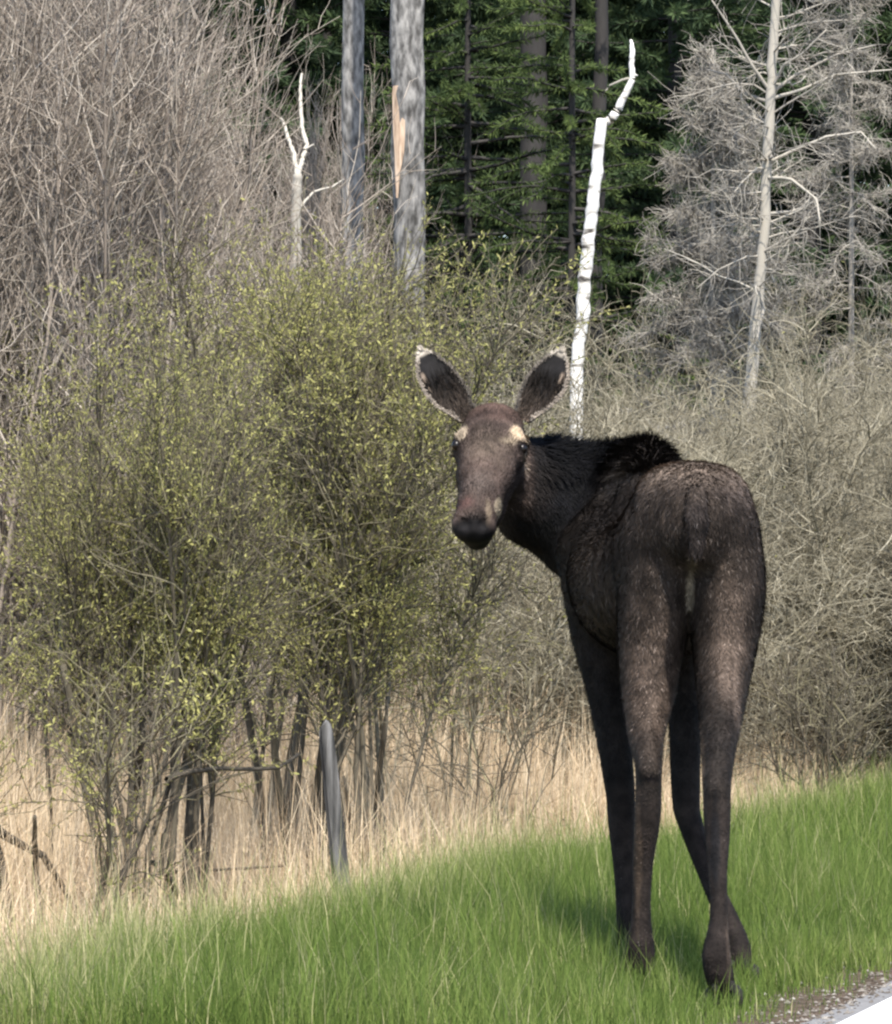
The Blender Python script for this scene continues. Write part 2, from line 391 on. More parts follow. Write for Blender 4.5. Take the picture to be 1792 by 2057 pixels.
def put(root, px, D, rot=0.0, sc=1.0, dz=0.0, sz=None, extra=()):
    X = (px - HX) * D / F
    root.location = (X, D, float(gz(np.array(X), np.array(D))) + dz)
    for k_, (pl, r0) in enumerate(extra):            # thick stems whose course the photograph shows
        er = np.random.default_rng(k_); P_ = np.array([at(x, y, D + .25 * (er.random() - .5) * i) for i, (x, y) in enumerate(pl)]) - np.array(root.location)
        P_ = P_ / np.array([sc, sc, sz or sc])
        P_[0, 2] = -.1; trunk_mesh('stem', P_, np.linspace(r0, r0 * .4, len(pl)), M['willow_bark'], root, sides=8, rng=er, tint=.2 + .4 * er.random(), sub=5)
    root.rotation_euler = (0, 0, rot); root.scale = (sc, sc, sz or sc)
    return root

def trunk_mesh(name, pts, radii, mat, parent, sides=14, rng=None, knob=.03, tint=.5, sub=6):
    pts = np.array(pts, float); radii = np.array(radii, float)
    t = np.linspace(0, len(pts) - 1, (len(pts) - 1) * sub + 1); k = np.minimum(t.astype(int), len(pts) - 2); f = (t - k)
    P = np.stack([np.interp(t, np.arange(len(pts)), pts[:, c]) for c in range(3)], 1)
    R = np.interp(t, np.arange(len(pts)), radii)
    if rng is not None:
        P[1:-1] += rng.normal(0, .12, P[1:-1].shape) * R[1:-1, None]
        R = R * (1 + knob * rng.standard_normal(len(R)))
    V, q, tv = tubes(P[None], 1, 1, sides, tint=[tint])
    C = np.repeat(P, sides, 0); V = C + (V - C) * np.repeat(R, sides)[:, None]
    n = len(V); top = np.arange(n - sides, n)
    V = np.concatenate((V, P[-1:] + np.array([[0, 0, R[-1] * .3]]))); tv = np.append(tv, tint)
    tri = np.stack((top, np.roll(top, -1), np.full(sides, n)), 1)
    return link(name, npmesh(name, V, [q, tri], tint=tv, smooth=True), mat, parent)

# leafing willows in front, each its own shape
G = 'leafing willow shrubs in the ditch'
tag(put(shrub('willow_shrub', 21, 2.75, .75, 11, 60, 1000, 3200, M['willow_bark'], tmin=.46, leaves=72000, leaf_mat=M['willow_leaf'], base=.22, lean=.22, thick=.026, leaf_low=.2), 335, 20.6, 0, .74, sz=1.0, extra=[([(228, 1900), (205, 1750), (160, 1500), (128, 1350), (122, 1230)], .036), ([(258, 1900), (262, 1650), (285, 1480), (290, 1250)], .04), ([(306, 1900), (335, 1680), (375, 1520), (430, 1350), (475, 1180)], .036), ([(280, 1900), (300, 1700), (345, 1560), (352, 1400)], .022), ([(120, 1870), (95, 1500), (80, 1300)], .016)]),
    'broad willow shrub with small olive leaves and many dark stems, where verge meets straw', 'shrub', G)
tag(put(shrub('willow_shrub', 22, 3.35, .8, 9, 60, 1000, 3200, M['willow_bark'], tmin=.42, leaves=92000, leaf_mat=M['willow_leaf'], base=.2, lean=.24, thick=.024, leaf_low=.25), 600, 23.2, 0, .95, sz=1.0, extra=[([(606, 1870), (580, 1700), (556, 1560), (540, 1380)], .034), ([(620, 1870), (625, 1650), (660, 1400), (680, 1150)], .022)]),
    'tall willow shrub with brightest yellow-green leaves, next to the leaning fence post', 'shrub', G)
tag(put(shrub('willow_shrub', 23, 3.0, .7, 7, 50, 800, 2400, M['willow_bark'], tmin=.42, leaves=44000, leaf_mat=M['willow_leaf'], base=.18, lean=.25, thick=.02, leaf_low=.3), 735, 22.6, 0, .88, sz=1.0, extra=[([(734, 1870), (716, 1720), (690, 1560)], .022), ([(738, 1870), (748, 1650), (775, 1450), (790, 1250)], .024)]),
    'thinner willow shrub with sparse leaves between the fence post and the moose', 'shrub', G)
tag(put(shrub('willow_shrub', 24, 1.5, .8, 8, 25, 260, 700, M['willow_bark'], tmin=.4, leaves=11000, leaf_mat=M['willow_leaf'], base=.3, lean=.6, thick=.024, leaf_low=.25), 20, 19.3, 0, extra=[([(30, 1900), (5, 1760), (-30, 1600)], .032), ([(108, 1900), (72, 1760), (70, 1640)], .02), ([(60, 1900), (20, 1800), (-20, 1770)], .018)]),
    'low willow shrub with crooked dark leaning stems at the end of the verge grass', 'shrub', G)
tag(put(shrub('willow_shrub', 25, 2.6, .7, 7, 30, 320, 1000, M['brush'], tmin=.42, leaves=2500, leaf_mat=M['willow_leaf'], base=.25, lean=.4, thick=.014, leaf_low=.3), 860, 26.5, 4),
    'brownish nearly bare willow shrub in the straw grass behind the moose head', 'shrub', G)
tag(put(shrub('willow_shrub', 26, 3.3, .8, 9, 50, 800, 2400, M['willow_bark'], tmin=.36, leaves=40000, leaf_mat=M['willow_leaf'], base=.3, lean=.35, thick=.018, leaf_low=.3), 430, 25.5, 5),
    'willow shrub with dull olive leaves behind the broad willow in the straw grass', 'shrub', G)

# tall grey alders (left thicket)
alders = [shrub('alder_shrub', 40 + i, 6.2, .6, 9, 80, 1100, 3200, M['alder'], wander=.085, up=.12, base=.45, lean=.2, thick=.022, amin=12, amax=38, tw_r=.0046, tw_len=(.35, .9), tmin=.08, split=i < 3) for i in range(6)]
GA = 'grey alders of the bare thicket'
LA = 'tall leafless grey alder shrub in the thicket behind the leafing willows'
rng = np.random.default_rng(5)
spots = []
for D, x0, x1, n in ((27.5, -150, 150, 4), (30, -220, 400, 7), (34, -250, 420, 8), (39, -300, 420, 7), (45, -300, 430, 7), (58, 400, 780, 7)):
    for i in range(n):
        spots.append((x0 + (x1 - x0) * (i + .25 + .5 * rng.random()) / n, D + rng.normal(0, .8)))
for i, (px, D) in enumerate(spots):
    k = i % 3 if i < 8 else 3 + i % 3; o = copy_tree(alders[k])
    h = 1.0 if px < 330 else .8
    h = 1.2 if D > 48 else h
    put(o, px, D, rng.random() * 6.28, .85 + .3 * rng.random(), sz=h * (.85 + .3 * rng.random())); tag(o, LA, 'shrub', GA)

for o in alders:
    for c in list(o.children): bpy.data.objects.remove(c)
    bpy.data.objects.remove(o)
# olive-grey brush (middle and right thicket)
brush = [shrub('brush_shrub', 60 + i, 4.0, 1.0, 10, 90, 1300, 4200, M['brush'], wander=.19, up=.03, base=.4, lean=.5, thick=.016, amin=25, amax=70, tw_r=.0046, tw_len=(.3, .8), tmin=.06, leaves=200, leaf_mat=M['willow_leaf'], leaf_len=.025, split=False) for i in range(4)]
GB = 'olive-grey brush of the thicket'
LB = 'olive-grey leafless brush shrub in the thicket behind the moose'
spots = []
for D, x0, x1, n, hs in ((35, 520, 1250, 7, .85), (40, 560, 2050, 13, .92), (46, 500, 2050, 13, 1.05), (54, 440, 2050, 12, 1.25)):
    for i in range(n):
        spots.append((x0 + (x1 - x0) * (i + .2 + .6 * rng.random()) / n, D + rng.normal(0, .8), hs))
for i, (px, D, hs) in enumerate(spots):
    o = brush[i] if i < 4 else copy_tree(brush[i % 4])
    put(o, px, D, rng.random() * 6.28, .9 + .3 * rng.random(), sz=hs * (.8 + .35 * rng.random())); tag(o, LB, 'shrub', GB)

# small dark bush at the verge, right
o = shrub('brush_shrub', 70, 1.2, 1.0, 8, 30, 200, 400, M['willow_bark'], base=.1, lean=.7, thick=.012)
tag(put(o, 1655, 33.5), 'small dark leafless bush at the upper end of the green verge', 'shrub')
o = shrub('brush_shrub', 71, 1.3, .8, 8, 16, 70, 120, M['willow_bark'], base=.25, lean=.5, thick=.007)
tag(put(o, 960, 25.5), 'thin spindly dark stems in the straw grass between willows and moose', 'shrub')

# ------------------------------------------------------------------ trunks, snags
def root_at(name, p):
    o = link(name, None); o.location = p; return o
rng = np.random.default_rng(77)

def pole_tree(name, D, pix, radii, mat, label, cat, tint=.5, group=None):
    P = np.array([at(x, y, D) for x, y in pix]); P[0, 2] = gz(P[0, 0], P[0, 1]) - .1
    b = P[0].copy(); r = root_at(name, b)
    tr = trunk_mesh('trunk', P - b, radii, mat, r, rng=rng, tint=tint)
    tag(r, label, cat, group); return r, b, tr

# two big grey trunks
r, b, _ = pole_tree('grey_tree', 53, [(705, 1500), (710, 420), (713, -250), (716, -900)], [.16, .125, .115, .10], M['grey_bark'], 'straight pale grey tree trunk without scar, slimmer neighbour of the scarred trunk', 'tree', .6)
r, b, tr = pole_tree('scarred_tree', 50, [(818, 1500), (818, 420), (817, -250), (815, -900)], [.21, .165, .155, .14], M['grey_bark'], 'thick grey tree trunk with a long pale strip of bare wood', 'tree', .5)
# bare wood strip: a curved patch on the trunk's face with torn ends
def bare_strip(D, pix, off, mat, parent, b):
    V = []; n = len(pix); m = 5
    for (xl, xr, y) in pix:
        for q in range(m):
            u = q / (m - 1); p = at(xl + (xr - xl) * u, y, D)
            dx = p[0] - at(817.5, y, D)[0]; V.append(p - b + np.array([0, -math.sqrt(max(off ** 2 - dx ** 2, .0004)), 0]))
    k = np.arange((n - 1) * m).reshape(n - 1, m)[:, :-1].ravel()
    link('bare_wood', npmesh('bare_wood', np.array(V), np.stack((k, k + 1, k + m + 1, k + m), 1), tint=np.full(n * m, .6), smooth=True), mat, parent)
bare_strip(50, [(790, 800, 175), (788, 816, 190), (789, 814, 230), (790, 814, 270), (793, 812, 310), (794, 804, 350), (796, 800, 400)], .182, M['bare_wood'], r, b)
# a bark ridge that doubles the trunk
P = np.array([at(x, y, 50) for x, y in [(838, 1500), (839, 400), (838, -250), (836, -900)]]); P[0, 2] = b[2]
trunk_mesh('bark_ridge', P - b + np.array([0, -.02, 0]), [.09, .075, .07, .065], M['grey_bark'], r, rng=rng, tint=.55)
# dark trunks behind, their shade deepened in the bark colour
pole_tree('dark_tree', 60, [(1078, 1500), (1075, 300), (1066, -250), (1060, -900)], [.2, .16, .15, .13], M['dark_bark'], 'dark shaded tree trunk behind the birch snag', 'tree', .5)
pole_tree('dark_tree', 57, [(1190, 1500), (1195, 480), (1200, 380), (1215, -200)], [.10, .09, .085, .07], M['dark_bark'], 'slim dark trunk standing directly behind the white birch snag', 'tree', .5)
# white birch snag
BD = 44
r, b, _ = pole_tree('birch_snag', BD, [(1150, 1400), (1160, 740), (1172, 600), (1182, 480), (1192, 400), (1201, 320), (1210, 240)], [.07, .058, .060, .057, .055, .053, .05], M['birch'], 'broken white birch snag with a kinked bare top', 'tree', .52)
P = np.array([at(x, y, BD) for x, y in [(1214, 246), (1228, 240), (1245, 212), (1270, 160), (1276, 150)]]); trunk_mesh('branch', P - b, [.036, .04, .036, .028, .025], M['birch'], r, rng=rng, tint=.52, sides=8)
P = np.array([at(x, y, BD) for x, y in [(1272, 158), (1268, 130), (1270, 100), (1268, 80)]]); trunk_mesh('branch', P - b, [.028, .024, .024, .012], M['birch'], r, rng=rng, tint=.72, sides=8)
P = np.array([at(x, y, BD) for x, y in [(1272, 156), (1250, 160), (1225, 172), (1215, 185)]]); trunk_mesh('branch', P - b, [.014, .012, .009, .005], M['dead_wood'], r, rng=rng, tint=.6, sides=6)
# forked snag
FD = 40
r, b, _ = pole_tree('forked_snag', FD, [(588, 1500), (594, 600), (596, 400), (597, 350)], [.06, .045, .04, .035], M['dead_wood'], 'small pale forked snag with two crooked prongs above the willows', 'tree', .7)
for pl, rr in (([(597, 352), (590, 310), (578, 275), (570, 245), (564, 238)], .022), ([(597, 352), (608, 320), (616, 290), (608, 262), (604, 215), (603, 175), (606, 148)], .024),
               ([(600, 420), (630, 385), (668, 375), (690, 360)], .012), ([(612, 300), (630, 290), (640, 310)], .008)):
    P = np.array([at(x, y, FD + .1 * i) for i, (x, y) in enumerate(pl)]) - b
    trunk_mesh('prong', P, np.linspace(rr, rr * .45, len(pl)), M['dead_wood'], r, rng=rng, tint=.95, sides=7)

# dead conifer with whorls of bare curved branches
DD = 47
r, b, _ = pole_tree('dead_conifer', DD, [(1490, 1400), (1495, 950), (1520, 640), (1533, 480), (1548, 200), (1556, 60), (1563, -150), (1566, -400)], [.085, .075, .055, .05, .048, .045, .04, .035], M['dead_wood'], 'dead conifer with pale bare trunk and whorls of spreading curved branches', 'tree', .75)
tree_pts = [(1495, 950), (1520, 640), (1533, 480), (1548, 200), (1556, 60), (1563, -150)]
def on_trunk(y): 
    return at(np.interp(y, [p[1] for p in tree_pts][::-1], [p[0] for p in tree_pts][::-1]), y, DD)
fixed = [([(1548, 185), (1510, 130), (1470, 60), (1430, 0)], -.2), ([(1549, 180), (1575, 130), (1610, 110), (1660, 60)], -.4), ([(1549, 185), (1600, 150), (1680, 110), (1760, 90)], .2),
         ([(1546, 200), (1610, 180), (1680, 150), (1792, 140)], -.3), ([(1546, 205), (1500, 190), (1460, 150), (1420, 140)], .4), ([(1536, 330), (1600, 300), (1660, 275), (1730, 265), (1760, 300)], -.5),
         ([(1535, 345), (1480, 345), (1430, 340)], -.2), ([(1535, 355), (1590, 360), (1640, 400), (1648, 450)], -.6), ([(1530, 430), (1590, 425), (1625, 410)], .3), ([(1528, 510), (1580, 480), (1620, 465)], -.4),
         ([(1524, 590), (1535, 620), (1520, 680), (1505, 700)], -.3), ([(1540, 330), (1540, 250), (1500, 210)], .3)]
brs = []
for pl, dy in fixed:
    n = len(pl); brs.append((np.array([at(x, y, DD + dy * i / (n - 1)) for i, (x, y) in enumerate(pl)]) - b, .02))
for i in range(60):
    y = -120 + 760 * rng.random(); p = on_trunk(y) - b; a = rng.random() * 6.28; L = .35 + .75 * rng.random()
    pp = grow(rng, [p], [[math.cos(a), math.sin(a), .1 + .4 * rng.random()]], L, 5, .18, -.06)[0]; brs.append((pp, .011))
for pp, rr in brs:
    trunk_mesh('branch', pp, np.linspace(rr, rr * .35, len(pp)), M['dead_wood'], r, sides=5, tint=.5 + .45 * rng.random(), rng=rng, sub=3)
tw = []
for pp, rr in brs:
    p, d, _, _ = spawn(rng, pp[None], 14, .25, 1, 30, 70); tw.append(grow(rng, p, d, .15 + .35 * rng.random(14), 4, .22, -.02))
tw = np.concatenate(tw); V, q, t = tubes(tw, .005, .002, 3, tint=.3 + .6 * rng.random(len(tw)))
tag(link('crown', npmesh('crown', V, q, tint=t), M['dead_wood'], r), kind='stuff')

# bare dense-twigged dead spruce: pale pyramid
def dead_spruce(name, seed, H, R, nb, ntw, mat):
    rng = np.random.default_rng(seed); root = link(name, None)
    z = np.array([-.1, H * .5, H]); trunk_mesh('trunk', np.stack((0 * z, 0 * z, z), 1), [.05, .038, .01], mat, root, rng=rng, tint=.5, sub=8)
    t = rng.random(nb) ** .8; a = rng.random(nb) * 6.28; Lb = R * (1 - t) ** .8 + .15
    P = np.stack((0 * t, 0 * t, .15 * H + .85 * H * t), 1); D = np.stack((np.cos(a), np.sin(a), .1 - .4 * (1 - t)), 1)
    br = grow(rng, P, D, Lb, 6, .22, -.03); parts = [tubes(br, .009, .003, 4, tint=.3 + .5 * rng.random(nb))]
    p, d, _, _ = spawn(rng, br, ntw, .1, 1, 30, 80); tw = grow(rng, p, d, .08 + .26 * rng.random(ntw), 4, .45, -.06)
    parts.append(tubes(tw, .0042, .002, 3, tint=np.clip(.6 + .25 * rng.standard_normal(ntw), 0, 1)))
    V, q, t = merge(parts); tag(link('crown', npmesh('crown', V, q, tint=t), mat, root), kind='stuff')
    return root
o = dead_spruce('dead_spruce', 90, 7.0, 1.45, 130, 14000, M['dead_wood'])
tag(put(o, 1432, 49.3, dz=.3), 'dead grey spruce whose dense lichen-covered twigs form a narrow pyramid', 'tree')
o = dead_spruce('dead_spruce', 91, 9.0, 1.6, 130, 9000, M['dead_wood'])
tag(put(o, 1710, 55, dz=0), 'dead grey spruce with open drooping twigs behind the bare branched conifer', 'tree')

# ------------------------------------------------------------------ evergreens and leafy trees behind
def conifer(name, seed, H, R, nb, nsp, mat, low=.05, spray=.16, tint0=.45, trunk_r=.16):
    rng = np.random.default_rng(seed); root = link(name, None)
    z = np.array([-.2, H * .4, H]); trunk_mesh('trunk', np.stack((0 * z, 0 * z, z), 1), [trunk_r, trunk_r * .7, .02], M['dark_bark'], root, rng=rng, tint=.5, sub=6)
    t = rng.random(nb); a = rng.random(nb) * 6.28; Lb = (R * (1 - t) ** .7 + .2) * (.7 + .4 * rng.random(nb))
    P = np.stack((0 * t, 0 * t, low * H + (1 - low) * H * t), 1); D = np.stack((np.cos(a), np.sin(a), .25 - .35 * (1 - t)), 1)
    br = grow(rng, P, D, Lb, 6, .10, -.035)
    V, q, tt = tubes(br, .03 * (1 - t) + .008, .005, 4, tint=rng.random(nb)); 
    tag(link('limbs', npmesh('limbs', V, q, tint=tt), M['dark_bark'], root), kind='stuff')
    p, d, bi, tt = spawn(rng, br, nsp, .12, 1, 25, 85); d[:, 2] -= .15; d = norm(d)
    ln2 = spray * (.5 + rng.random(nsp)); sd_ = norm(np.cross(d, rng.standard_normal((nsp, 3)))); wd = ln2 * (.055 + .06 * rng.random(nsp))
    m_ = p + d * (ln2 * .45)[:, None]
    V = np.stack((p, m_ + sd_ * wd[:, None], p + d * ln2[:, None], m_ - sd_ * wd[:, None]), 1).reshape(-1, 3)
    btint = rng.normal(0, .15, nb)
    ti = np.repeat(np.clip(tint0 + .18 * rng.standard_normal(nsp) + btint[bi] + .15 * (tt - .5), 0, 1), 4)
    tag(link('crown', npmesh('crown', V, np.arange(nsp)[:, None] * 4 + np.arange(4)[None], tint=ti), mat, root), kind='stuff')
    return root
rng = np.random.default_rng(31)
spr = [conifer('spruce_tree', 100 + i, 16, 2.7, 280, 115000, M['needle'], spray=.13) for i in range(3)]
GS = 'evergreen stand at the back'; LS = 'dark green spruce in the evergreen stand behind the thicket'
spots = []
for D, n in ((62, 7), (67, 8), (73, 9), (80, 10), (87, 11)):
    wpx = min(13.5, .125 * D) * F / D
    for i in range(n): spots.append((HX - wpx + 2 * wpx * (i + .2 + .6 * rng.random()) / n, D + rng.normal(0, 1)))
for i, (px, D) in enumerate(spots):
    o = spr[i] if i < 3 else copy_tree(spr[i % 3])
    put(o, px, D, rng.random() * 6.28, .95 + .35 * rng.random(), sz=.9 + .4 * rng.random()); tag(o, LS, 'tree', GS)
o = conifer('leafy_tree', 120, 11, 1.9, 160, 50000, M['leafy'], low=.25, spray=.075, trunk_r=.07)
tag(put(o, 1150, 55.5), 'bright green leafing tree between dark trunk and birch snag', 'tree')
o = conifer('leafy_tree', 121, 12, 1.7, 160, 42000, M['leafy'], low=.35, spray=.075, trunk_r=.07, tint0=.3)
tag(put(o, 940, 57), 'duller green leafing tree beside the scarred trunk', 'tree')

# ------------------------------------------------------------------ fence post
PD = 19.9
pt, pb = at(654, 1470, PD), at(692, 1850, PD)
pb2 = pb + (pb - pt) / np.linalg.norm(pb - pt) * .35
r = root_at('fence_post', pb)
rng = np.random.default_rng(8)
P = np.stack([pb2 + (pt - pb2) * t for t in np.linspace(0, 1, 12)]) - pb
NSD = 7
V, q, tv = tubes(P[None], .040, .030, NSD, tint=[.5]); n = len(V)
prof = np.tile(np.array([.72, 1.15, .95, 1.25, .8, 1.1, .9]), 12) * (1 + rng.normal(0, .05, n)); ctr = np.repeat(P, NSD, 0); V = ctr + (V - ctr) * prof[:, None]
V[-NSD:, 2] += np.array([.05, .01, -.03, .02, .045, -.02, .03]); tv = np.clip(tv + np.tile(rng.normal(0, .25, NSD), 12), 0, 1)
V = np.concatenate((V, P[-1:] + np.array([[0, 0, -.02]]))); top = np.arange(n - NSD, n)
link('post_body', npmesh('post_body', V, [q, np.stack((top, np.roll(top, -1), np.full(NSD, n)), 1)], tint=np.append(tv, .2), flat=True), M['post'], r)
tag(r, 'leaning weathered grey wooden fence post in the straw grass', 'post')

# loose dead branches in the willows
def loose(D, pl, r0, label, mat='willow_bark', name='dead_branch'):
    P = np.array([at(x, y, D + .15 * i) for i, (x, y) in enumerate(pl)]); b = P[0]; r = root_at(name, b)
    trunk_mesh('limb', P - b, np.linspace(r0, r0 * .5, len(pl)), M[mat], r, sides=6, rng=rng, tint=.15, sub=4)
    tag(r, label, 'branch')
loose(20.2, [(335, 1566), (380, 1550), (440, 1544), (500, 1545), (560, 1543), (600, 1515)], .014, 'dark dead branch lying level across the willow stems')
loose(19.4, [(-30, 1645), (30, 1690), (85, 1720), (120, 1770), (165, 1850)], .02, 'thick dark crooked branch arching down to the verge grass')
loose(20.8, [(300, 1730), (350, 1752), (400, 1752), (430, 1748), (570, 1740)], .011, 'short dark twig lying level in the straw low between the willows')
loose(20.0, [(335, 1760), (365, 1810), (395, 1860)], .016, 'short dark stub slanting down to the grass below the broad willow')

exec_moose = True
# ------------------------------------------------------------------ moose
X_LAT = norm(np.array([.99, .12, 0])); HEAD_DIR = norm(np.array([-.12, .99, 0]))
prims = []
def chain(pts, k, uh=None):
    """pts: list of (xyz, ru, rv)"""
    if len(pts) > 6:                       # Catmull-Rom through the joints
        A_ = np.array([[*p[0], p[1], p[2]] for p in pts], float); A_ = np.concatenate((2 * A_[:1] - A_[1:2], A_, 2 * A_[-1:] - A_[-2:-1])); out = []
        for i in range(1, len(A_) - 2):
            for t in (0, 1 / 3, 2 / 3):
                p0, p1, p2, p3 = A_[i - 1:i + 3]
                q = .5 * (2 * p1 + (p2 - p0) * t + (2 * p0 - 5 * p1 + 4 * p2 - p3) * t * t + (3 * p1 - p0 - 3 * p2 + p3) * t ** 3)
                cut = -.0035 if k < .04 else 0; out.append((q[:3], max(q[3] - cut, .016), max(q[4] - cut, .016)))
        out.append((A_[-2][:3], A_[-2][3], A_[-2][4])); pts = out
    gid = len(prims) if len(pts) > 12 else None
    for (a, ru0, rv0), (b, ru1, rv1) in zip(pts[:-1], pts[1:]):
        prims.append((np.array(a, float), np.array(b, float), ru0, rv0, ru1, rv1, k, uh if uh is not None else X_LAT, gid))
def A(x, y, D, ru, rv): return (at(x, y, D), ru, rv)
# trunk of the body
chain([((.735, 14.36, 1.385), .115, .125), ((.722, 14.5, 1.385), .18, .165), ((.69, 14.75, 1.27), .225, .21), ((.66, 15.0, 1.215), .262, .22),
       ((.625, 15.25, 1.235), .252, .25), ((.59, 15.5, 1.30), .205, .265), ((.565, 15.7, 1.30), .15, .21)], .05)
chain([((.72, 14.55, 1.43), .13, .115), ((.69, 14.8, 1.425), .115, .11), ((.66, 15.05, 1.42), .105, .11), ((.63, 15.3, 1.45), .10, .12), ((.60, 15.5, 1.47), .10, .12)], .06)
chain([((.63, 15.15, 1.50), .07, .05), ((.615, 15.38, 1.575), .055, .055), ((.52, 15.6, 1.55), .07, .06)], .10)
# pelvis corners
chain([((.635, 14.52, 1.47), .07, .06), ((.80, 14.5, 1.47), .07, .06)], .06, uh=np.array([0, 1., 0]))
# neck
Yh = np.array([0, 1., 0])
chain([((.53, 15.62, 1.42), .15, .23), ((.42, 15.62, 1.445), .12, .182), ((.29, 15.6, 1.507), .105, .152), ((.19, 15.52, 1.57), .09, .118)], .07, uh=Yh)
# head
chain([((.148, 15.45, 1.70), .094, .076), ((.136, 15.36, 1.635), .102, .090), ((.120, 15.25, 1.54), .082, .082), ((.100, 15.13, 1.45), .060, .062), ((.084, 15.05, 1.392), .062, .056)], .03, uh=np.array([1., 0, 0]))
chain([((.168, 15.44, 1.57), .070, .075), ((.125, 15.25, 1.44), .045, .05), ((.095, 15.11, 1.355), .042, .042)], .04, uh=np.array([1., 0, 0]))
chain([((.062, 15.06, 1.385), .036, .036), ((.108, 15.06, 1.385), .036, .036)], .03, uh=Yh)   # nostril flare
for sx in (-1, 1): chain([((.136 + sx * .088, 15.345, 1.648), .026, .026), ((.136 + sx * .08, 15.33, 1.61), .026, .026)], .025)   # eye orbits
# hind legs
chain([A(1328, 1075, 14.55, .10, .17), A(1314, 1190, 14.58, .098, .175), A(1308, 1300, 14.60, .092, .155), A(1303, 1400, 14.54, .072, .105), A(1299, 1470, 14.49, .050, .075), A(1303, 1545, 14.43, .034, .058), A(1301, 1640, 14.43, .035, .043), A(1291, 1740, 14.46, .026, .034), A(1288, 1840, 14.48, .025, .031), A(1286, 1915, 14.50, .041, .040), A(1281, 1965, 14.54, .039, .038)], .03)
chain([A(1301, 1490, 14.42, .018, .03), A(1304, 1545, 14.385, .022, .022)], .03)
chain([A(1450, 1075, 14.47, .105, .165), A(1459, 1180, 14.49, .107, .17), A(1456, 1300, 14.49, .086, .15), A(1450, 1420, 14.36, .062, .10), A(1445, 1490, 14.26, .048, .075), A(1440, 1570, 14.14, .037, .058), A(1441, 1660, 14.12, .034, .04), A(1442, 1760, 14.08, .023, .032), A(1444, 1850, 14.05, .023, .030), A(1439, 1920, 14.03, .038, .038), A(1449, 1980, 14.06, .036, .036)], .03)
chain([A(1444, 1520, 14.16, .018, .03), A(1440, 1580, 14.095, .022, .022)], .03)
# front legs
chain([A(1198, 1110, 15.42, .118, .19), A(1205, 1270, 15.40, .085, .12), A(1222, 1400, 15.37, .058, .07), A(1245, 1580, 15.34, .043, .047), A(1248, 1650, 15.34, .038, .042), A(1255, 1760, 15.33, .029, .032), A(1262, 1870, 15.3, .032, .036), A(1260, 1920, 15.34, .033, .035)], .03)
chain([A(1350, 1110, 15.32, .11, .19), A(1375, 1280, 15.22, .075, .12), A(1376, 1430, 15.19, .048, .065), A(1378, 1600, 15.15, .040, .047), A(1386, 1650, 15.14, .034, .042), A(1428, 1770, 15.08, .026, .032), A(1478, 1885, 14.98, .032, .036), A(1492, 1940, 14.94, .032, .035)], .03)
# tail
chain([((.718, 14.24, 1.46), .03, .03), ((.716, 14.185, 1.38), .034, .024), ((.714, 14.19, 1.29), .020, .014)], .012)

h = .009
lo = np.array([-.06, 13.93, -.02]); hi = np.array([1.02, 15.98, 1.86])
dims = np.ceil((hi - lo) / h).astype(int) + 1
fld = np.full(dims, .25, np.float32)
ax = [lo[c] + h * np.arange(dims[c]) for c in range(3)]
def box_of(mn, mx):
    i0 = np.clip(((mn - lo) / h).astype(int), 0, dims - 1); i1 = np.clip(((mx - lo) / h).astype(int) + 2, 1, dims)
    return tuple(slice(i0[c], i1[c]) for c in range(3))
def prim_d(pr, sl):
    a, b, ru0, rv0, ru1, rv1, k, uh, _ = pr
    gx, gy, gz_ = (ax[c][sl[c]].astype(np.float32) for c in range(3))
    qx = gx[:, None, None] - a[0]; qy = gy[None, :, None] - a[1]; qz = gz_[None, None] - a[2]
    L = np.linalg.norm(b - a); wv = (b - a) / L
    u = norm(uh - uh.dot(wv) * wv); v = np.cross(wv, u)
    pw = qx * wv[0] + qy * wv[1] + qz * wv[2]
    pu = qx * u[0] + qy * u[1] + qz * u[2]; pv = qx * v[0] + qy * v[1] + qz * v[2]
    t = np.clip(pw / L, 0, 1)
    ru = ru0 + (ru1 - ru0) * t; rv = rv0 + (rv1 - rv0) * t; rm = np.minimum(ru, rv)
    return (np.sqrt((pu / ru) ** 2 + (pv / rv) ** 2 + ((pw - t * L) / rm) ** 2) - 1) * rm
def bounds(pr):
    R = max(pr[2:6]) + .11; return np.minimum(pr[0], pr[1]) - R, np.maximum(pr[0], pr[1]) + R
def blend(sl, d, k):
    f = fld[sl]; hh = np.maximum(k - np.abs(f - d), 0) / k
    fld[sl] = np.minimum(f, d) - hh * hh * k * .25
pi_ = 0
while pi_ < len(prims):
    grp = [prims[pi_]]
    if prims[pi_][8] is not None:
        grp = [q for q in prims if q[8] == prims[pi_][8]]
    if len(grp) == 1:
        sl = box_of(*bounds(grp[0])); blend(sl, prim_d(grp[0], sl), grp[0][6])
    else:                                            # one leg: plain union first, then blended into the body
        bb = [bounds(q) for q in grp]; sl = box_of(np.min([q[0] for q in bb], 0), np.max([q[1] for q in bb], 0))
        tmp = np.full(fld[sl].shape, .25, np.float32)
        for q in grp:
            s2 = box_of(*bounds(q)); rel = tuple(slice(s2[c].start - sl[c].start, s2[c].stop - sl[c].start) for c in range(3))
            tmp[rel] = np.minimum(tmp[rel], prim_d(q, s2))
        blend(sl, tmp, grp[0][6])
    pi_ += len(grp)

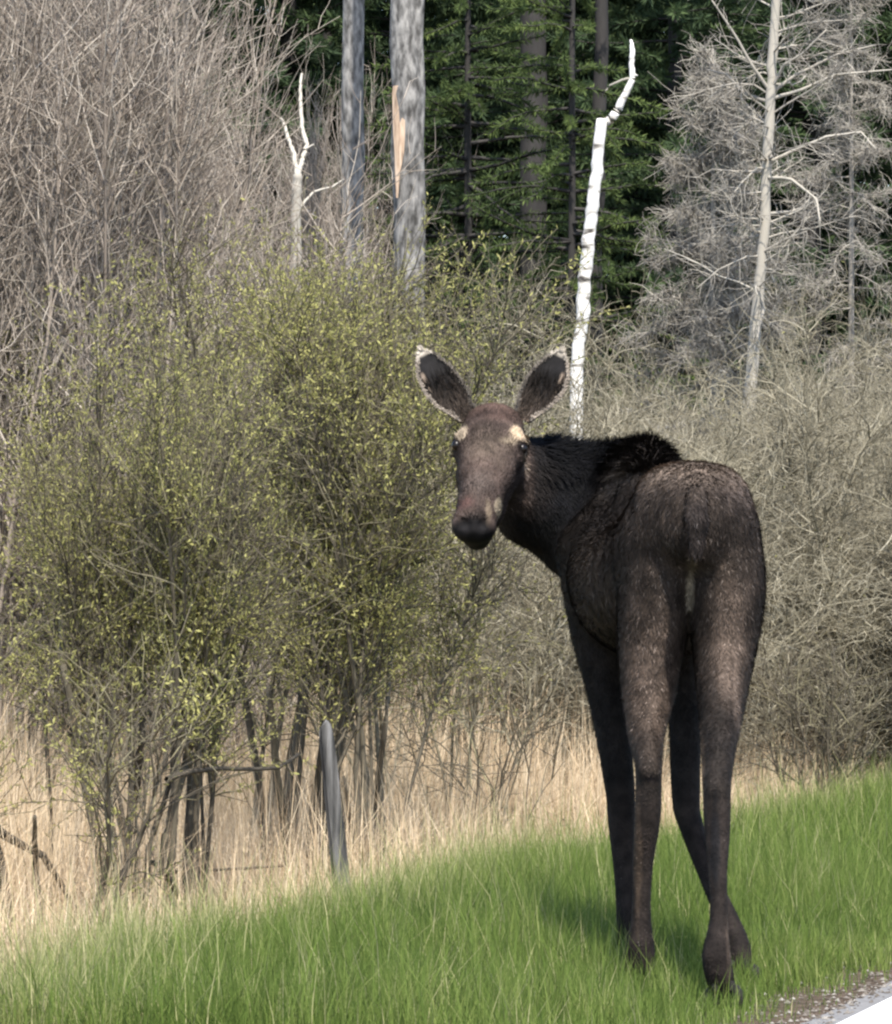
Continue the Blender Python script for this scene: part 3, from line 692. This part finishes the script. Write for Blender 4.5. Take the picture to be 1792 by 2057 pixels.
def carve(c, r, k=.02):
    c = np.array(c); i0 = np.clip(((c - r - .05 - lo) / h).astype(int), 0, dims - 1); i1 = np.clip(((c + r + .05 - lo) / h).astype(int) + 2, 1, dims)
    sl = tuple(slice(i0[q], i1[q]) for q in range(3))
    d = -(np.sqrt((ax[0][sl[0]][:, None, None] - c[0]) ** 2 + (ax[1][sl[1]][None, :, None] - c[1]) ** 2 + (ax[2][sl[2]][None, None] - c[2]) ** 2) - r)
    f = fld[sl]; hh = np.maximum(k - np.abs(f - d), 0) / k; fld[sl] = np.maximum(f, d) + hh * hh * k * .25
for sx in (-1, 1): carve((.085 + sx * .026, 15.0, 1.392), .016, .015)

def surface_nets(f, lo, h):
    ins = f < 0
    n = np.array(f.shape)
    c = np.zeros(n - 1, np.int8)
    for dx in (0, 1):
        for dy in (0, 1):
            for dz in (0, 1): c += ins[dx:n[0] - 1 + dx, dy:n[1] - 1 + dy, dz:n[2] - 1 + dz]
    act = (c > 0) & (c < 8); cells = np.argwhere(act)
    vid = np.full(act.shape, -1, np.int64); vid[act] = np.arange(len(cells))
    acc = np.zeros((len(cells), 3)); cnt = np.zeros(len(cells))
    corners = [(0, 0, 0), (1, 0, 0), (0, 1, 0), (1, 1, 0), (0, 0, 1), (1, 0, 1), (0, 1, 1), (1, 1, 1)]
    vals = [f[cells[:, 0] + x, cells[:, 1] + y, cells[:, 2] + z] for x, y, z in corners]
    for i in range(8):
        for bit in (1, 2, 4):
            if i & bit: continue
            j = i | bit; a, b = vals[i], vals[j]; m = (a < 0) != (b < 0)
            t = np.where(m, a / np.where(m, a - b, 1), 0)
            ca = np.array(corners[i], float); cb = np.array(corners[j], float)
            acc += np.where(m[:, None], ca + (cb - ca) * t[:, None], 0); cnt += m
    V = lo + h * (cells + acc / cnt[:, None])
    quads = []
    for axis in range(3):
        sl0 = [slice(None)] * 3; sl1 = [slice(None)] * 3; sl0[axis] = slice(0, -1); sl1[axis] = slice(1, None)
        a = ins[tuple(sl0)]; b = ins[tuple(sl1)]; e = np.argwhere(a != b)
        o1, o2 = [(1, 2), (2, 0), (0, 1)][axis]
        e = e[(e[:, o1] > 0) & (e[:, o2] > 0) & (e[:, o1] < n[o1] - 1) & (e[:, o2] < n[o2] - 1)]
        flip = a[tuple(e.T)]
        def cid(d1, d2):
            q = e.copy(); q[:, o1] -= d1; q[:, o2] -= d2; return vid[tuple(q.T)]
        q = np.stack((cid(1, 1), cid(0, 1), cid(0, 0), cid(1, 0)), 1)
        q[~flip] = q[~flip][:, ::-1]; quads.append(q)
    return V, np.concatenate(quads)
MV, MQ = surface_nets(fld, lo, h)
# light smoothing
for it in range(5):
    e = np.concatenate([MQ[:, [i, (i + 1) % 4]] for i in range(4)])
    s_ = np.zeros_like(MV); c_ = np.zeros(len(MV))
    for c in range(3): s_[:, c] = np.bincount(e[:, 0], MV[e[:, 1], c], len(MV)) + np.bincount(e[:, 1], MV[e[:, 0], c], len(MV))
    c_ = np.bincount(e[:, 0], minlength=len(MV)) + np.bincount(e[:, 1], minlength=len(MV))
    MV = MV + (s_ / c_[:, None] - MV) * (.5 if it % 2 == 0 else -.3)

def blob(P, c, r, soft=1.0):
    c = np.array(c); r = np.broadcast_to(np.array(r, float), (3,))
    d = np.sqrt((((P - c) / r) ** 2).sum(1)) + .28 * n3(P, int(abs(c[2]) * 1e4) % 97, 70)[:, 0]; return np.clip((1.25 - d) / (.5 * soft), 0, 1)[:, None]
def n3(P, seed, sc):
    r = np.random.default_rng(seed); v = 0
    for i in range(8):
        k = norm(r.standard_normal(3)) * sc * (.6 + 1.2 * r.random()); v = v + np.sin(P @ k + r.random() * 6.28)
    return (v / 8)[:, None]
def coat(P):
    C = np.tile(np.array([.017, .0135, .0115]), (len(P), 1))
    def paint(col, w_):
        nonlocal C
        C = C * (1 - w_) + np.array(col) * w_
    paint((.042, .032, .026), np.clip((15.15 - P[:, 1:2]) / .4, 0, 1) * np.clip((P[:, 2:3] - .75) / .3, 0, 1) * .8)       # rump, flanks
    paint((.13, .10, .085), blob(P, at(1470, 985, 14.5), (.13, .2, .10), 1.6) * .6)                                     # grizzled right hip, with rim light painted in
    paint((.085, .066, .053), blob(P, at(1350, 985, 14.5), (.10, .2, .08), 1.6) * .4)
    paint((.088, .067, .052), blob(P, at(1170, 1190, 15.0), (.10, .3, .17), 1.4) * .6)                                    # left ribs
    paint((.10, .085, .074), blob(P, at(1245, 965, 15.3), (.09, .2, .06), 1.4) * .7)                                       # grey behind the shoulder
    paint((.082, .060, .047), blob(P, at(1310, 1360, 14.45), (.11, .2, .25), 1.4) * .8)                                   # hind left thigh
    paint((.10, .074, .058), blob(P, at(1465, 1280, 14.35), (.05, .2, .22), 1.4) * .7)
    # pale inner seam
    paint((.20, .17, .12), blob(P, at(1391, 1140, 14.3), (.014, .12, .03), 1.0) * .7)
    paint((.33, .28, .21), blob(P, at(1389, 1195, 14.35), (.013, .15, .06), 1.0) * .8)
    # neck, mane, shoulder: black
    paint((.0042, .0042, .0052), np.clip((15.52 - np.abs(P[:, 1:2] - 15.62) * 0 - 15.35) / .1, 0, 1) * np.clip((P[:, 1:2] - 15.34) / .12, 0, 1) * np.clip((P[:, 2:3] - .95) / .2, 0, 1) * np.clip((P[:, 0:1] - .17) / .06, 0, 1))
    paint((.020, .0155, .0135), blob(P, (.27, 15.48, 1.53), (.06, .1, .12), 1.5) * .5)
    paint((.045, .036, .026), blob(P, at(1125, 1200, 15.3), (.05, .15, .09), 1.4) * .7)                                    # brown elbow
    # legs: darker front and below
    paint((.011, .009, .008), np.clip((15.0 - P[:, 1:2]) / -.1, 0, 1) * np.clip((1.0 - P[:, 2:3]) / .15, 0, 1))
    paint((.020, .015, .013), np.clip((.62 - P[:, 2:3]) / .08, 0, 1) * .8)
    paint((.075, .052, .036), blob(P, at(1281, 1720, 14.42), (.012, .05, .22), 1.0) * .6)
    paint((.075, .055, .042), blob(P, at(1466, 1850, 14.0), (.010, .05, .22), 1.0) * .7)
    paint((.020, .016, .015), blob(P, (.716, 14.18, 1.36), (.04, .06, .10), 1.0) * .8)                                     # tail
    paint((.21, .16, .125), np.clip((P[:, 2:3] - 1.47) / .07, 0, 1) * np.clip((15.0 - P[:, 1:2]) / .2, 0, 1) * .75)           # sun rim painted as paler coat along the rump top
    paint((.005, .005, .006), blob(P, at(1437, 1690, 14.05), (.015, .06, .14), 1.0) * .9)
    paint((.006, .005, .006), blob(P, at(1306, 1562, 14.38), (.030, .05, .012), 1.0) * .9)  # shadow cast below the left hock, painted black
    paint((.11, .078, .055), blob(P, at(1409, 1500, 14.2), (.010, .1, .28), 1.0) * .7)
    paint((.10, .075, .06), blob(P, at(1480, 1380, 14.3), (.014, .2, .20), 1.2) * .6)
    # face
    inh = np.clip((.275 - P[:, 0:1]) / .02, 0, 1) * np.clip((15.50 - P[:, 1:2]) / .06, 0, 1)
    paint((.060, .043, .036), inh)
    paint((.050, .032, .026), inh * blob(P, at(990, 828, 15.4), (.085, .12, .055), 1.2))                                    # dark reddish forehead
    paint((.095, .072, .055), inh * blob(P, at(980, 915, 15.27), (.07, .1, .08), 1.5) * .8)
    paint((.095, .074, .063), inh * blob(P, at(965, 980, 15.15), (.045, .1, .05), 1.5) * .8)
    paint((.40, .32, .23), inh * blob(P, at(922, 872, 15.33), (.026, .06, .022), .9))                                        # brows
    paint((.44, .34, .235), inh * blob(P, at(1042, 873, 15.33), (.030, .06, .024), .9))
    paint((.34, .27, .19), inh * blob(P, at(1020, 888, 15.3), (.035, .06, .014), 1.2) * .7)
    paint((.012, .009, .008), inh * blob(P, at(911, 893, 15.33), (.020, .07, .024), .9))                                     # eyes surround
    paint((.012, .009, .008), inh * blob(P, at(1053, 901, 15.33), (.022, .07, .024), .9))
    paint((.25, .20, .15), inh * blob(P, at(1058, 945, 15.35), (.012, .08, .065), 1.0) * .7)                                 # lit strip of the cheek, painted pale
    paint((.035, .026, .022), inh * blob(P, at(918, 945, 15.28), (.016, .08, .07), 1.2) * .8)  # shadow side of the face, painted darker
    paint((.055, .030, .026), inh * blob(P, at(935, 1020, 15.08), (.04, .06, .028), 1.2) * .8)
    paint((.010, .009, .0095), inh * blob(P, at(944, 1078, 15.03), (.062, .12, .060), .7))                                   # black nose and lips
    paint((.45, .37, .26), inh * blob(P, at(1001, 1025, 15.12), (.016, .06, .030), .9))                                      # pale lip corner
    paint((.22, .17, .12), inh * blob(P, at(980, 1035, 15.06), (.010, .05, .045), 1.0) * .8)
    return C * .88 * np.clip(1 + .55 * n3(P, 4, 38) + .35 * n3(P, 6, 90) + .4 * n3(P, 8, 16), .25, 2.5)

base = np.array([.65, 14.65, 0.0])
moose = root_at('moose', base)
tag(moose, 'dark brown young moose standing on the verge with its head turned back', 'moose')
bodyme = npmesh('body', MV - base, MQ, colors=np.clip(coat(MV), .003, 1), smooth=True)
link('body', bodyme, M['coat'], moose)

# fur strands
rng = np.random.default_rng(2)
A_, B_, C_, D_ = (MV[MQ[:, i]] for i in range(4))
fn = np.cross(C_ - A_, D_ - B_); area = .5 * np.linalg.norm(fn, axis=1); fn = norm(fn)
NF = 190000
fc = rng.choice(len(MQ), NF, p=area / area.sum())
uu = rng.random((NF, 1)); vv = rng.random((NF, 1))
p = (A_[fc] * (1 - uu) + B_[fc] * uu) * (1 - vv) + (D_[fc] * (1 - uu) + C_[fc] * uu) * vv
N = fn[fc]
flow = np.tile(np.array([.08, -.55, -1.0]), (NF, 1))
leg = np.clip((1.0 - p[:, 2:3]) / .2, 0, 1); flow = flow * (1 - leg) + np.array([0, -.08, -1.]) * leg
nk = (np.clip((p[:, 1:2] - 15.35) / .1, 0, 1) * np.clip((.55 - p[:, 0:1]) / .1, 0, 1)); flow = flow * (1 - nk) + np.array([.7, .1, -.75]) * nk
hd = (p[:, 0] < .24) & (p[:, 1] < 15.46)
flow[hd] = np.array([.08, .35, .9])
flow += .38 * rng.standard_normal((NF, 3))
flow -= (flow * N).sum(1, keepdims=True) * N; flow = norm(flow)
Lf = (.007 + .011 * np.clip((p[:, 2] - .55) / .5, 0, 1)) * (.7 + .8 * rng.random(NF))
Lf[hd] = .010 + .006 * rng.random(hd.sum())
mane = (np.abs(p[:, 1] - 15.4) < .35) & (p[:, 2] > 1.55) & (p[:, 0] > .3); Lf[mane] = .03 + .03 * rng.random(mane.sum())
nose = hd & (p[:, 2] < 1.40) & (p[:, 1] < 15.12); Lf[nose] = .003
lift = (.2 + .25 * rng.random(NF))[:, None]; lift[mane] += .3
dirv = norm(flow + N * lift)
sd_ = norm(np.cross(dirv, N)); wd = (.0016 + .0012 * rng.random(NF))[:, None]
V = np.stack((p - N * .002 - sd_ * wd, p - N * .002 + sd_ * wd, p + dirv * Lf[:, None]), 1).reshape(-1, 3)
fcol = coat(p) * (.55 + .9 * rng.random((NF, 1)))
gr = (rng.random(NF) < .06) & (fcol.mean(1) > .02) & ~hd; fcol[gr] = fcol[gr] * 2.0 + .03
o = link('fur', npmesh('fur', V - base, np.arange(NF * 3).reshape(-1, 3), colors=np.clip(np.repeat(fcol, 3, 0), .003, 1)), M['fur'], moose); tag(o, kind='stuff')

# ears
def ear(tip, bs, width, side, out):
    """cupped leaf shape with a rim; side = unit vector across the ear, towards its outer edge"""
    axis = tip - bs; L = np.linalg.norm(axis); axis = axis / L
    side = norm(side - side.dot(axis) * axis); back = np.cross(axis, side)
    if back[1] < 0: back = -back
    nt_, ns = 22, 15; V = []; Cc = []
    for i in range(nt_):
        t = i / (nt_ - 1)
        w_ = width * np.interp(t, [0, .12, .3, .5, .7, .85, .94, 1], [.42, .60, .90, 1.0, .86, .56, .30, .03])
        dep = .62 * width * np.interp(t, [0, .2, .5, .8, 1], [1.0, 1.0, .75, .4, .02])
        for j in range(ns):
            s = -1 + 2 * j / (ns - 1); a = s * 1.35
            c = bs + axis * (t * L) + side * (w_ * math.sin(a) / math.sin(1.35) + .012 * math.sin(math.pi * t)) + back * (dep * (math.cos(a) - .35))
            V.append(c)
            rim = max(abs(s) > .98, t > .93)
            streak = (abs(s - (.45 + .2 * (t - .5))) < .10 and .35 < t < .75) 
            base_in = np.clip((.38 - t) / .2, 0, 1)
            col = np.array([.012, .011, .011]) * (1 - base_in) + np.array([.10, .075, .06]) * base_in
            if s > .3 and t < .5: col = np.array([.09, .07, .06])
            if streak: col = np.array([.22, .17, .13])
            if rim: col = np.array([.34, .30, .25]) if t > .9 else (np.array([.26, .22, .18]) if s > 0 else np.array([.11, .095, .08]))
            Cc.append(col)
    V = np.array(V); k = np.array([i * ns + j for i in range(nt_ - 1) for j in range(ns - 1)])
    q = np.stack((k, k + 1, k + ns + 1, k + ns), 1)
    # back shell, 8 mm behind
    Vn = np.zeros_like(V); 
    fn_ = norm(np.cross(V[q[:, 2]] - V[q[:, 0]], V[q[:, 3]] - V[q[:, 1]]))
    for c in range(4):
        for d_ in range(3): Vn[:, d_] += np.bincount(q[:, c], fn_[:, d_], len(V))
    Vn = norm(Vn)
    if (Vn @ back).mean() < 0: Vn = -Vn
    VB = V + Vn * .007; n = len(V)
    edge = [j for j in range(ns)] + [i * ns + ns - 1 for i in range(1, nt_)] + [(nt_ - 1) * ns + j for j in range(ns - 2, -1, -1)] + [i * ns for i in range(nt_ - 2, 0, -1)]
    e = np.array(edge); en = np.roll(e, -1)
    qq = np.concatenate((q, (q + n)[:, ::-1], np.stack((e, en, en + n, e + n), 1)))
    bc = np.tile(np.array([.10, .085, .07]), (n, 1)); cc = np.array(Cc)
    bc[cc.mean(1) > .15] = cc[cc.mean(1) > .15]
    o = link('ear', npmesh('ear', np.concatenate((V, VB)) - base, qq, colors=np.concatenate((cc, bc)), smooth=True), M['coat'], moose)
    # rim and inside hairs
    n1 = 1400; ei = e[rng.integers(ns, len(e) , n1)] ; p = V[ei] + rng.normal(0, .003, (n1, 3))
    ctr = bs + axis * (L * .45)
    outv = norm(p - ctr) * .6 + axis * .7 + rng.normal(0, .35, (n1, 3)); outv = norm(outv); l_ = .005 + .008 * rng.random(n1)
    s_ = norm(np.cross(outv, back)) * .0014
    V1 = np.stack((p - s_, p + s_, p + outv * l_[:, None]), 1).reshape(-1, 3)
    c1 = np.repeat(cc[ei] * (.6 + .7 * rng.random((n1, 1))), 3, 0)
    n2 = 700; jj = rng.integers(2, ns - 2, n2); ii = rng.integers(0, 13, n2); ei = ii * ns + jj; p = V[ei] + rng.normal(0, .006, (n2, 3))
    d2 = norm(axis + rng.normal(0, .3, (n2, 3)) - back * .35); l_ = .03 + .03 * rng.random(n2); s_ = norm(np.cross(d2, back)) * .0014
    V2 = np.stack((p - s_, p + s_, p + d2 * l_[:, None]), 1).reshape(-1, 3)
    k2 = np.clip(.9 - ii / 13, .1, 1)[:, None]
    c2 = np.repeat(np.array([.08, .062, .05]) * k2 * (.3 + 1.0 * rng.random((n2, 1))) , 3, 0)
    f = link('ear_hair', npmesh('ear_hair', np.concatenate((V1, V2)) - base, np.arange((n1 + n2) * 3).reshape(-1, 3), colors=np.concatenate((c1, c2))), M['fur'], o); tag(f, kind='stuff')
ear(at(846, 702, 15.50), at(940, 838, 15.45), .066, np.array([-.95, -.35, 0]), -1)
ear(at(1128, 704, 15.50), at(1050, 838, 15.45), .066, np.array([.95, -.35, 0]), 1)

# eyes
def ellipsoid(c, r, nu=14, nv=10):
    V = [(0, 0, 1)]; 
    for i in range(1, nv):
        for j in range(nu): V.append((math.sin(math.pi * i / nv) * math.cos(2 * math.pi * j / nu), math.sin(math.pi * i / nv) * math.sin(2 * math.pi * j / nu), math.cos(math.pi * i / nv)))
    V.append((0, 0, -1)); V = np.array(V) * np.array(r) + np.array(c); j = np.arange(nu); jn = (j + 1) % nu
    q = np.concatenate([np.stack((1 + i * nu + j, 1 + (i + 1) * nu + j, 1 + (i + 1) * nu + jn, 1 + i * nu + jn), 1) for i in range(nv - 2)])
    t = np.concatenate((np.stack((0 * j, 1 + j, 1 + jn), 1), np.stack((0 * j + len(V) - 1, 1 + (nv - 2) * nu + jn, 1 + (nv - 2) * nu + j), 1)))
    return V, q, t
for x in (917, 1049):
    V, q, t = ellipsoid(at(x, 895 if x < 1000 else 902, 15.315), (.015, .014, .017))
    link('eye', npmesh('eye', V - base, [q, t], smooth=True), M['eye'], moose)

# cloven hooves
def hoof(p, yaw, sc=1.0):
    Vs, Qs, n = [], [], 0
    for sx in (-1, 1):
        prof = [(-.035, .024, .055), (-.01, .028, .070), (.03, .027, .060), (.065, .019, .034), (.085, .006, .012)]   # y, half width, height
        V = []
        for (y, w_, z) in prof:
            for (ux, uz) in ((-1, 0), (1, 0), (.85, .75), (.35, 1), (-.35, 1), (-.85, .75)):
                V.append((sx * .026 + ux * w_ + sx * -.006 * (y / .08), y, uz * z - .004))
        V = np.array(V); m = 6; k = np.arange(len(prof) - 1)[:, None] * m; j = np.arange(m)[None]; jn = (j + 1) % m
        q = np.stack((k + j, k + jn, k + m + jn, k + m + j), -1).reshape(-1, 4)
        e0 = np.array([[0, 5, 4, 3], [0, 3, 2, 1]]); l0 = (len(prof) - 1) * m
        q = np.concatenate((q, e0, l0 + e0[:, ::-1])); Vs.append(V); Qs.append(q + n); n += len(V)
        # dewclaw
        V, q2, t2 = ellipsoid((sx * .022, -.052, .065), (.011, .013, .02), 6, 4)
        Vs.append(V); Qs.append(q2 + n); Qs.append(np.concatenate((t2, t2[:, :1]), 1)[:, [0, 1, 2, 2]][:0] + n); n += len(V)
    V = np.concatenate(Vs) * sc; c, s = math.cos(yaw), math.sin(yaw)
    V = np.stack((V[:, 0] * c - V[:, 1] * s, V[:, 0] * s + V[:, 1] * c, V[:, 2]), 1) + p
    link('hoof', npmesh('hoof', V - base, np.concatenate([q for q in Qs if len(q)])), M['hoof'], moose)
for (x, y, D, yaw) in ((1282, 0, 14.56, .1), (1455, 0, 14.08, -.1), (1260, 0, 15.36, .1), (1495, 0, 14.94, -.35)):
    P = at(x, 0, D); P[2] = .0
    hoof(P, yaw, 1.05)
